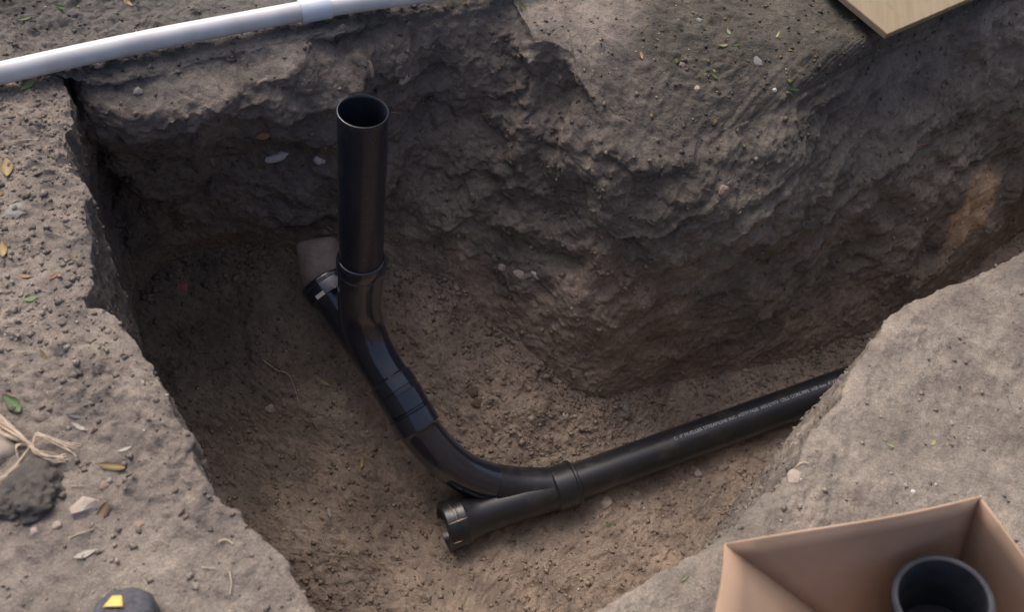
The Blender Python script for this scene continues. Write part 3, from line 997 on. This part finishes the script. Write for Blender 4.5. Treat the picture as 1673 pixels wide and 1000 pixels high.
shoe_shell([(-.235, .025, .012, .075), (-.22, .036, .012, .095), (-.16, .039, .012, .10), (-.10, .041, .012, .088), (-.05, .046, .012, .068), (0, .048, .012, .056), (.03, .043, .012, .047), (.05, .028, .012, .036), (.056, .010, .014, .026)], 'upper', M['navy'])
shoe_shell([(-.24, .025, -.004, .016), (-.225, .039, -.004, .016), (-.16, .042, -.004, .016), (-.05, .049, -.004, .016), (0, .051, -.004, .016), (.03, .046, -.004, .016), (.053, .030, -.004, .016), (.060, .012, -.004, .016)], 'sole', M['rubber'])
# yellow badge on the toe cap
bv, bf = [], []
for i in range(7):
    for j in range(5):
        u, v = i / 6 - .5, j / 4
        x = -0.012 + u * (0.030 - 0.016 * v)
        y = 0.020 + v * 0.020
        zt = 0.052 - 0.55 * (y - 0.02) - 3.0 * x * x
        for s_ in (0, ): bv.append((x, y, zt))
nb = len(bv)
bv += [(x, y, z + 0.003) for x, y, z in bv]
for i in range(6):
    for j in range(4):
        k = i * 5 + j
        bf.append((nb + k, nb + k + 5, nb + k + 6, nb + k + 1))
for a_, b_ in [(i * 5, (i + 1) * 5) for i in range(6)] + [(30 + j, 31 + j) for j in range(4)] + [((i + 1) * 5 + 4, i * 5 + 4) for i in range(6)] + [(j + 1, j) for j in range(4)]:
    bf.append((a_, b_, b_ + nb, a_ + nb))
mesh_np('badge', V3(bv), V3(bf), M['gold'], False, shoe)
shoe.rotation_euler = (0, 0, math.radians(14))
tag(shoe, 'dark blue shoe toe with a yellow badge on the dry left bank', 'shoe')

# ------------------------------------------------------------------ stones, clods, leaves, twigs
def rock_mesh(name, seed, mat, rough=0.28, flat_=0.6, sub=2):
    bm = bmesh.new()
    bmesh.ops.create_icosphere(bm, subdivisions=sub, radius=1)
    P = V3([v.co[:] for v in bm.verts])
    n = 1 + rough * fbm(P, 1.1, 3 if sub < 4 else 6, seed * 3.7, 0.5 if sub < 4 else 0.62) * (1.6 if sub < 4 else 0.9)
    for v, k in zip(bm.verts, n):
        v.co *= k
        v.co.z *= flat_
    me = bpy.data.meshes.new(name)
    bm.to_mesh(me); bm.free()
    for p_ in me.polygons: p_.use_smooth = sub > 2
    me.materials.append(mat)
    return me


def place(name, me, px, py, size_px, label, cat, group=None, rot=None, sink=0.25, stretch=(1, 1, 1), lift=0.0):
    h_, n_, d_ = spot(px, py)
    r_ = size_px * 0.5 * d_ / 1480
    o = bpy.data.objects.new(name, me)
    col.objects.link(o)
    q_ = n_.to_track_quat('Z', 'Y') @ Matrix.Rotation(rot if rot is not None else random.uniform(0, 6.28), 3, 'Z').to_quaternion()
    o.rotation_mode = 'QUATERNION'
    o.rotation_quaternion = q_
    o.scale = (r_ * stretch[0], r_ * stretch[1], r_ * stretch[2])
    o.location = h_ + n_ * (r_ * lift - r_ * 0.5 * sink)
    tag(o, label, cat, group)
    return o


sid = [0]
def stone(px, py, s, label, mat='stone', group=None, flat_=0.6, stretch=(1, 1, 1), name='stone', cat='stone', rough=0.28, sub=2, sink=0.3, rot=None):
    sid[0] += 1
    return place(name, rock_mesh(name, sid[0], M[mat], rough, flat_, sub), px, py, s, label, cat, group, rot, sink, stretch)


def leaf_mesh(name, mat, seed, wid=0.42, curl=0.35):
    r_ = random.Random(seed)
    Vp, Fp = [], []
    n = 7
    for i in range(n):
        t = i / (n - 1)
        y = t * 2 - 1
        hw = wid * math.sin(math.pi * min(0.98, max(0.02, t)) ** 0.85) * (1 + r_.uniform(-.15, .15))
        z = curl * (y * y) * 0.6 + r_.uniform(-.03, .03)
        Vp += [(-hw, y, z + hw * 0.5 * curl * 1.2), (0, y, z), (hw, y, z + hw * 0.5 * curl * 1.2)]
    m_ = len(Vp)
    Vp += [(x, y, z - 0.035) for x, y, z in Vp]
    for i in range(n - 1):
        for k in range(2):
            a = i * 3 + k
            Fp.append((a, a + 1, a + 4, a + 3)); Fp.append((m_ + a, m_ + a + 3, m_ + a + 4, m_ + a + 1))
        for k in (0, 2):
            a = i * 3 + k
            Fp.append((a, a + 3, a + 3 + m_, a + m_))
    me = bpy.data.meshes.new(name)
    me.from_pydata(Vp, [], Fp)
    for p_ in me.polygons: p_.use_smooth = True
    me.materials.append(mat)
    return me
def leaf(px, py, s, label, mat, group=None, rot=None, wid=0.42, curl=0.35, name='fallen_leaf'):
    sid[0] += 1
    return place(name, leaf_mesh(name, M[mat], sid[0], wid, curl), px, py, s, label, 'leaf', group, rot, -0.15)


def stalk(pxs, r_, label, mat, name='twig', cat='twig', group=None, lift=0.003):
    pts = [spot(*p_) for p_ in pxs]
    P = catmull([V3(h_[:]) + V3(n_[:]) * (lift + r_) for h_, n_, d_ in pts], 5)
    o0 = P[0]
    rad = r_ * np.linspace(1, 0.55, len(P))
    o = build_tube(name, P - o0, rad, M[mat], None, 6)
    o.location = o0
    tag(o, label, cat, group)
    return o


# left bank
stone(50, 802, 92, 'large dark rounded earth clod beside the frayed twine', 'clod', None, .75, name='earth_clod', cat='clod', sub=5, rough=.5)
stone(2, 822, 70, 'dark earth clod leaning on the large rounded clod', 'clod', None, .75, name='earth_clod', cat='clod', sub=5, rough=.5)
stone(-6, 735, 60, 'pinkish stone pressed against the frayed twine', 'stone', None, .7, sub=3)
stone(141, 830, 40, 'pale angular stone beside the dark clods', 'stone', None, .8, (0.8, 1.15, 1), sub=2, rough=.4, rot=0.3)
stone(171, 794, 16, 'small pink pebble between the yellow leaf and the pale stone', 'stone_red', None, .8)
stone(178, 786, 11, 'tiny grey pebble touching the small pink pebble', 'stone_grey', None, .8)
stone(228, 857, 17, 'small pinkish pebble on the dry bank near the brown leaf', 'stone_red')
stone(92, 858, 14, 'small tan pebble below the large dark clod', 'stone')
stone(55, 868, 12, 'tiny tan pebble below the large dark clod', 'stone')
stone(22, 345, 34, 'flat grey stone half buried in the left bank', 'stone_grey', None, .4)
leaf(181, 763, 44, 'long yellow leaf lying right of the frayed twine', 'leaf_yellow', None, 1.25, .3)
leaf(22, 661, 36, 'bright green leaf above the frayed twine', 'leaf_green', None, .9, .55)
leaf(168, 838, 34, 'brown triangular leaf beside the pale angular stone', 'leaf_brown', None, 2.2, .5)
leaf(141, 906, 32, 'pale tan leaf scrap below the pale angular stone', 'leaf_grey', None, .1, .3)
leaf(72, 580, 20, 'small orange brown leaf on the left bank above the green leaf', 'leaf_yellow', None, 1.2, .4)
leaf(12, 277, 40, 'orange tan leaf on the left bank below the white pipe', 'leaf_yellow', None, .5, .45)
leaf(6, 408, 34, 'curled orange leaf on the gravelly left bank', 'leaf_yellow', None, 1.9, .35)
leaf(40, 452, 26, 'flat orange brown leaf on the gravelly left bank', 'leaf_brown', None, 1.4, .3)
leaf(88, 452, 16, 'small reddish leaf scrap near the left pit edge', 'leaf_red', None, 1.0, .4)
leaf(52, 489, 20, 'small green leaf on the gravelly left bank', 'leaf_green', None, .2, .4)
leaf(120, 680, 24, 'grey curled leaf near the crumbling left edge', 'leaf_grey', None, 1.3, .3)
leaf(130, 700, 28, 'flat grey green leaf near the crumbling left edge', 'leaf_grey', None, 1.6, .3)
leaf(45, 140, 30, 'yellow green leaf just below the white pipe', 'leaf_lime', None, 1.2, .3)
leaf(100, 13, 20, 'small green leaf behind the white pipe', 'leaf_green', None, .4, .5)
leaf(40, 31, 18, 'tiny green leaf blade in the dark corner behind the white pipe', 'leaf_lime', None, 1.4, .3)
leaf(208, 3, 22, 'yellowish leaf at the top behind the white pipe', 'leaf_yellow', None, .2, .35)
leaf(205, 735, 20, 'olive leaf scrap near the left pit edge', 'leaf_grey', None, 1.2, .3)
stalk([(22, 234), (42, 229), (63, 230)], .0014, 'pale curved straw on the left bank below the white pipe', 'straw', 'straw', 'straw')
stalk([(374, 936), (377, 955), (375, 972)], .0013, 'upright pale straw near the left pit edge', 'straw', 'straw', 'straw')
stalk([(358, 886), (370, 884), (382, 890)], .0016, 'short bent pale straw near the left pit edge', 'straw', 'straw', 'straw')
stalk([(330, 928), (352, 931)], .0009, 'thin short straw beside the upright pale straw', 'straw', 'straw', 'straw')
stalk([(116, 880), (135, 872), (152, 866)], .0012, 'thin tan straw below the brown triangular leaf', 'straw', 'straw', 'straw')
stalk([(118, 796), (135, 795)], .0008, 'short pale straw beside the large dark clod', 'straw', 'straw', 'straw')

# frayed twine
tw = empty('frayed_twine', tuple(spot(54, 733)[0]))
to = V3(tw.location)
def strand(pxs, r_, lifts):
    P = []
    for (a, b), l_ in zip(pxs, lifts):
        h_, n_, d_ = spot(a, b)
        P.append(V3(h_[:]) + V3([0, 0, l_]))
    P = catmull(P, 6) - to
    return build_tube('strand', P, np.full(len(P), r_), M['straw'], tw, 5)
for k in range(34):
    a = random.gauss(0, 1)
    strand([(-14 + random.uniform(-8, 8), 690 + a * 14), (18 + random.uniform(-5, 5), 706 + a * 9 + 6), (40, 724 + a * 4), (56 + random.uniform(-4, 4), 735 + random.uniform(-4, 4))],
           random.uniform(.0006, .0011), [random.uniform(.004, .02), random.uniform(.008, .022), random.uniform(.008, .02), .014])
for k in range(22):
    a = random.gauss(0, 1)
    strand([(-12, 792 + a * 6), (12 + random.uniform(-4, 4), 783 + a * 4), (36, 762 + a * 3), (54, 734)], random.uniform(.0006, .0011), [.006, random.uniform(.006, .016), random.uniform(.008, .02), .014])
for k in range(18):
    a, b_ = random.uniform(-10, 10), random.uniform(0, 1)
    strand([(52, 733), (66 + a * .3, 742 + b_ * 10), (84 + a, 748 + b_ * 12 + a * .5), (104 + a, 742 + b_ * 16)], random.uniform(.0006, .0010), [.014, random.uniform(.012, .03), random.uniform(.008, .022), .003])
for k in range(8):
    strand([(56, 733), (66, 722 + random.uniform(-8, 4)), (88 + random.uniform(-8, 8), 722 + random.uniform(-6, 6)), (130 + random.uniform(-6, 4), 742 + random.uniform(-18, 8))], random.uniform(.0005, .0008), [.014, .02, .012, .004])
for k in range(6):
    strand([(36, 762), (33, 745), (36 + random.uniform(-2, 4), 735), (50, 733)], .0008, [.012, .022, .022, .015])
tag(tw, 'frayed straw coloured twine knotted on the left bank', 'twine')

# far wall and pit floor
leaf(428, 222, 27, 'red leaf stuck on the dark far wall', 'leaf_red', None, 1.2, .45)
stone(452, 257, 36, 'pale grey stone chip in the far wall below the red leaf', 'white_chip', None, .35, (1.1, .5, 1), rot=.2)
stone(519, 261, 15, 'small white chip in the far wall beside the upright pipe', 'white_chip')
stone(528, 263, 8, 'tiny white chip next to the small white chip', 'white_chip')
stone(664, 127, 30, 'flat brownish stone in the far wall above right of the upright pipe', 'stone', None, .35, (1.2, .55, 1), rot=0.1)
stone(606, 111, 26, 'thin brownish stone under the lip of the far wall', 'stone_red', None, .35, (1.2, .5, 1))
stone(226, 149, 13, 'small pale pebble high on the left part of the far wall', 'stone_grey')
stone(160, 108, 14, 'pale chip under the white pipe at the pit corner', 'stone')
stone(948, 143, 24, 'reddish stone in the notch of the far bank', 'stone_red', None, .4)
stone(300, 467, 20, 'reddish lump low on the left part of the pit floor', 'leaf_red', None, .8, name='stone')
stone(440, 668, 17, 'pinkish pebble on the pit floor left of the tee', 'stone')
stone(848, 452, 24, 'pale round pebble in the slumped earth right of the tee', 'stone', None, .7)
stone(874, 450, 20, 'whitish lump of wet mud beside the pale round pebble, sheen painted into its colour', 'white_chip', None, .4, (1.2, .6, 1))  # sheen of wet mud put into the pale colour
stone(820, 437, 14, 'small tan pebble above the pale round pebble', 'stone')
stone(780, 659, 20, 'tan pebble on the floor right of the shiny bend', 'clod_brown', None, .7)
stone(770, 641, 22, 'pale lump of earth on the floor above the tan pebble', 'clod_brown', None, .6)
stone(868, 686, 13, 'small pale pebble in the rubble above the wye', 'stone')
stone(925, 678, 11, 'tiny whitish pebble in the rubble above the wye', 'white_chip')
stone(990, 822, 24, 'tan stone under the near side of the drain pipe', 'stone', None, .7)
stone(1140, 773, 16, 'small pale pebble below the printed drain pipe', 'stone')
stone(1023, 667, 14, 'grey pebble at the wall foot above the drain pipe', 'stone_grey')
leaf(592, 757, 18, 'small orange leaf on the floor left of the shiny bend', 'leaf_yellow', None, 1.0, .4)
leaf(548, 764, 12, 'tiny green leaf on the floor left of the shiny bend', 'leaf_green', None, 1.0, .4)
leaf(530, 626, 20, 'olive leaf on the floor beside the thin root', 'leaf_lime', None, 1.2, .35)
leaf(396, 716, 24, 'long olive leaf on the dark floor below the left bank', 'leaf_lime', None, .2, .25)
leaf(537, 838, 20, 'grey brown leaf flat on the open floor', 'leaf_grey', None, 1.4, .3)
leaf(1112, 663, 15, 'yellow green leaf at the wall foot above the drain pipe', 'leaf_lime', None, 1.1, .4)
leaf(992, 856, 9, 'tiny green leaf on the floor below the tan stone', 'leaf_green', None, 1.1, .4)
stalk([(430, 588), (452, 603), (474, 616), (488, 662)], .0012, 'thin pale bent root on the floor left of the tee', 'straw', 'root', 'root')
stalk([(345, 257), (349, 270)], .0013, 'short white straw in the far wall', 'straw', 'straw', 'straw')
stalk([(182, 290), (205, 305), (228, 322)], .0008, 'thin dark root in the shaded pit corner', 'twig', 'root', 'root')
stalk([(638, 181), (655, 184)], .0014, 'short yellow straw beside the top of the upright pipe', 'straw', 'straw', 'straw')
stalk([(310, 262), (345, 268)], .0009, 'fine brown root beside the short white straw', 'twig', 'root', 'root')
stalk([(760, 190), (800, 186), (822, 193)], .0016, 'brown root end showing in the far wall', 'twig', 'root', 'root')
stalk([(988, 690), (993, 655), (985, 628)], .0022, 'thick root hanging down the bulging wall foot', 'twig', 'root', 'root')
stalk([(1082, 668), (1078, 640), (1086, 625)], .0014, 'thin root hanging beside the drain pipe', 'twig', 'root', 'root')
stalk([(1496, 238), (1520, 232), (1530, 226)], .0012, 'reddish root in the dark right wall', 'leaf_red', 'root', 'root')
stalk([(1430, 310), (1445, 311)], .0012, 'short pink root low in the dark right wall', 'leaf_red', 'root', 'root')

# upper right bank
leaf(852, 11, 26, 'yellow green leaf high on the far slope', 'leaf_lime', None, .2, .4)
leaf(731, 12, 13, 'small orange leaf high on the far slope', 'leaf_yellow', None, .8, .4)
leaf(1048, 90, 14, 'orange leaf scrap on the far bank by the notch', 'leaf_yellow', None, .3, .4)
leaf(1180, 74, 17, 'pale lime leaf on the littered far bank', 'leaf_lime', None, 1.0, .45)
leaf(1202, 73, 18, 'green leaf touching the pale lime leaf', 'leaf_green', None, 1.8, .45)
leaf(1164, 121, 20, 'dark green leaf on the littered far bank', 'leaf_green', None, .2, .4)
leaf(1190, 51, 12, 'tiny yellow leaf above the green leaf', 'leaf_lime', None, .8, .45)
leaf(1271, 57, 16, 'narrow yellow leaf on the far bank beside the board', 'leaf_lime', None, 1.4, .25)
leaf(1393, 33, 13, 'tiny lime leaf beside the plywood board', 'leaf_lime', None, 1.4, .3)
leaf(1295, 145, 20, 'dull green leaf at the crumbling lip of the far bank', 'leaf_green', None, 1.4, .35)
stone(1238, 101, 20, 'pale oval stone on the littered far bank', 'stone_grey', None, .5, (.75, 1.1, 1))
stone(1115, 105, 11, 'pink pebble on the littered far bank', 'stone_red')
stone(1139, 144, 10, 'tan pebble below the dark green leaf', 'stone')
stone(1143, 32, 12, 'grey pebble near the top of the littered far bank', 'stone_grey')
stone(1266, 147, 8, 'tiny white pebble at the lip of the far bank', 'white_chip')
stone(1183, 313, 24, 'reddish clod in the far wall below the littered bank', 'stone_red', None, .5, name='earth_clod', cat='clod')

# right bank
stalk([(1300, 764), (1310, 758), (1322, 759)], .0014, 'pale pink straw at the right pit edge', 'straw', 'straw', 'straw')
stalk([(1234, 800), (1246, 797)], .0012, 'short pale straw hanging at the right pit edge', 'straw', 'straw', 'straw')
stone(1299, 778, 26, 'tan clod at the right pit edge below the straw', 'stone', None, .4, name='earth_clod', cat='clod')
leaf(1452, 727, 16, 'yellowish leaf on the dusty right bank', 'leaf_lime', None, 1.0, .4)
leaf(1118, 946, 20, 'lime leaf on the bank beside the cardboard box', 'leaf_lime', None, 1.4, .3)
leaf(1525, 724, 13, 'small olive leaf on the dusty right bank', 'leaf_lime', None, 1.0, .4)
stone(1492, 804, 8, 'tiny white pebble behind the cardboard box', 'white_chip')
stone(1556, 692, 10, 'grey pebble on the dusty right bank', 'stone_grey')

# ------------------------------------------------------------------ uncountable: crumbs of earth, grit, leaf litter
def scatter(name, n, src, sizes, mat, label, cat, colors=None, flat_=0.7, power=2.0, weight=None):
    V, Fq, Cq = src
    cen = V[Fq].mean(1)
    a_ = V[Fq[:, 2]] - V[Fq[:, 0]]; b_ = V[Fq[:, 3]] - V[Fq[:, 1]]
    nr = np.cross(a_, b_); area = np.linalg.norm(nr, axis=1)
    nr = nr / (area[:, None] + 1e-12)
    wgt = area * (weight(cen) if weight else 1.0)
    idx = rng.choice(len(Fq), n, p=wgt / wgt.sum())
    P = V[Fq[idx]] 
    uv = rng.random((n, 2))
    pos = (P[:, 0] * ((1 - uv[:, :1]) * (1 - uv[:, 1:])) + P[:, 1] * (uv[:, :1] * (1 - uv[:, 1:])) + P[:, 2] * (uv[:, :1] * uv[:, 1:]) + P[:, 3] * ((1 - uv[:, :1]) * uv[:, 1:]))
    s = sizes[0] + (sizes[1] - sizes[0]) * rng.random(n) ** power
    base = V3([(1, 0, 0), (0, 1, 0), (-1, 0, 0), (0, -1, 0), (0, 0, 1), (0, 0, -1)], )
    fo = V3([(0, 1, 4), (1, 2, 4), (2, 3, 4), (3, 0, 4), (1, 0, 5), (2, 1, 5), (3, 2, 5), (0, 3, 5)])
    sh = base[None] * (0.6 + 0.8 * rng.random((n, 6, 1))) + rng.normal(size=(n, 6, 3)) * 0.22
    sh[:, :, 2] *= flat_
    nn = nr[idx]
    t1 = np.cross(nn, rng.normal(size=(n, 3))); t1 /= np.linalg.norm(t1, axis=1)[:, None]
    t2 = np.cross(nn, t1)
    VV = pos[:, None] + s[:, None, None] * (sh[..., :1] * t1[:, None] + sh[..., 1:2] * t2[:, None] + (sh[..., 2:] + 0.15) * nn[:, None])
    FFc = (np.arange(n)[:, None, None] * 6 + fo[None]).reshape(-1, 3)
    if colors is None:
        c = Cq[Fq[idx, 0]] * (0.75 + 0.6 * rng.random((n, 1)))
    else:
        c = colors[rng.integers(0, len(colors), n)] * (0.7 + 0.5 * rng.random((n, 1)))
    return VV.reshape(-1, 3), FFc, np.repeat(c, 6, 0)
inview = gd[FG].max(1) < 1.1
SG, SW, SF = (GV, FG[inview], gc), (WV, FW, wc), (FV, FF, fc)
def lowtilt(c): return 1.0 + 0 * c[:, 0]
parts = [scatter('c', 17000, SG, (.0012, .0075), None, '', '', power=3.5, weight=lambda c: 1 - 0.75 * sm(0.2, 0.4, c[:, 0]) * (1 - sm(1.6, 1.8, c[:, 1]))), scatter('c', 11000, SW, (.0015, .010), None, '', '', power=4), scatter('c', 12000, SF, (.0012, .0085), None, '', '', power=3.5)]
rubw = lambda c: np.exp(-(((c[:, 0] - 0.15) / 0.22) ** 2 + ((c[:, 1] - 1.33) / 0.17) ** 2))
footw = lambda c: np.exp(-(np.linalg.norm(c[:, None, :2] - TOE[None, ::40], axis=2).min(1) / 0.06) ** 2) * sm(1.25, 1.4, c[:, 1])
parts.append(scatter('c', 1800, SF, (.002, .013), None, '', '', power=3, weight=footw))
leftw = lambda c: (1 - sm(-0.75, -0.6, c[:, 0])) * sm(0.5, 0.8, c[:, 1]) * (1 - sm(1.25, 1.4, c[:, 1]))
parts.append(scatter('c', 4500, SG, (.0015, .0085), None, '', '', power=2.6, weight=leftw))
parts.append(scatter('c', 300, SF, (.003, .011), None, '', '', power=2.5, weight=rubw))
def join(ps):
    k = 0; VV, FF_, CC = [], [], []
    for a_, b_, c_ in ps:
        VV.append(a_); FF_.append(b_ + k); CC.append(c_); k += len(a_)
    return np.concatenate(VV), np.concatenate(FF_), np.concatenate(CC)
a_, b_, c_ = join(parts)
tag(mesh_np('earth_crumbs', a_, b_, M['soil'], False, color=c_), 'loose crumbs of earth strewn over bank, wall and floor', 'soil', kind='stuff')
pal = V3([(.5, .48, .45), (.42, .36, .30), (.36, .30, .26), (.6, .58, .55)])
a_, b_, c_ = join([scatter('g', 1500, SG, (.001, .0045), None, '', '', pal, power=3), scatter('g', 420, SW, (.001, .0032), None, '', '', pal, power=3), scatter('g', 700, SF, (.001, .0042), None, '', '', pal, power=3)])
tag(mesh_np('pale_grit', a_, b_, M['soil'], False, color=c_), 'pale specks of grit scattered over the earth', 'gravel', kind='stuff')
lit = V3([(.25, .16, .08), (.30, .22, .12), (.16, .19, .07), (.20, .12, .07), (.12, .10, .07)])
lw = lambda c: sm(0.0, 0.3, c[:, 0]) * sm(1.5, 1.8, c[:, 1]) * 3 + 1.5 * (1 - sm(-1.0, -0.8, c[:, 0])) + 0.25
a_, b_, c_ = join([scatter('l', 1500, SG, (.002, .009), None, '', '', lit, flat_=.15, power=2, weight=lw), scatter('l', 250, SF, (.002, .007), None, '', '', lit, flat_=.15, power=2)])
tag(mesh_np('leaf_litter', a_, b_, M['soil'], False, color=c_), 'scraps of dry leaf litter over the banks', 'leaf litter', kind='stuff')

# rings, stickers, smears and print belong to the body they sit on
for o in list(scene.objects):
    if o.parent and o.name.split('.')[0] in ('hub_ring', 'sticker', 'mud_smear', 'printed_lettering'):
        body = [c for c in o.parent.children if c.name.split('.')[0] in ('fitting_body', 'bend_body', 'wye_body', 'pipe_barrel', 'coupling_body')]
        if body: o.parent = body[0]
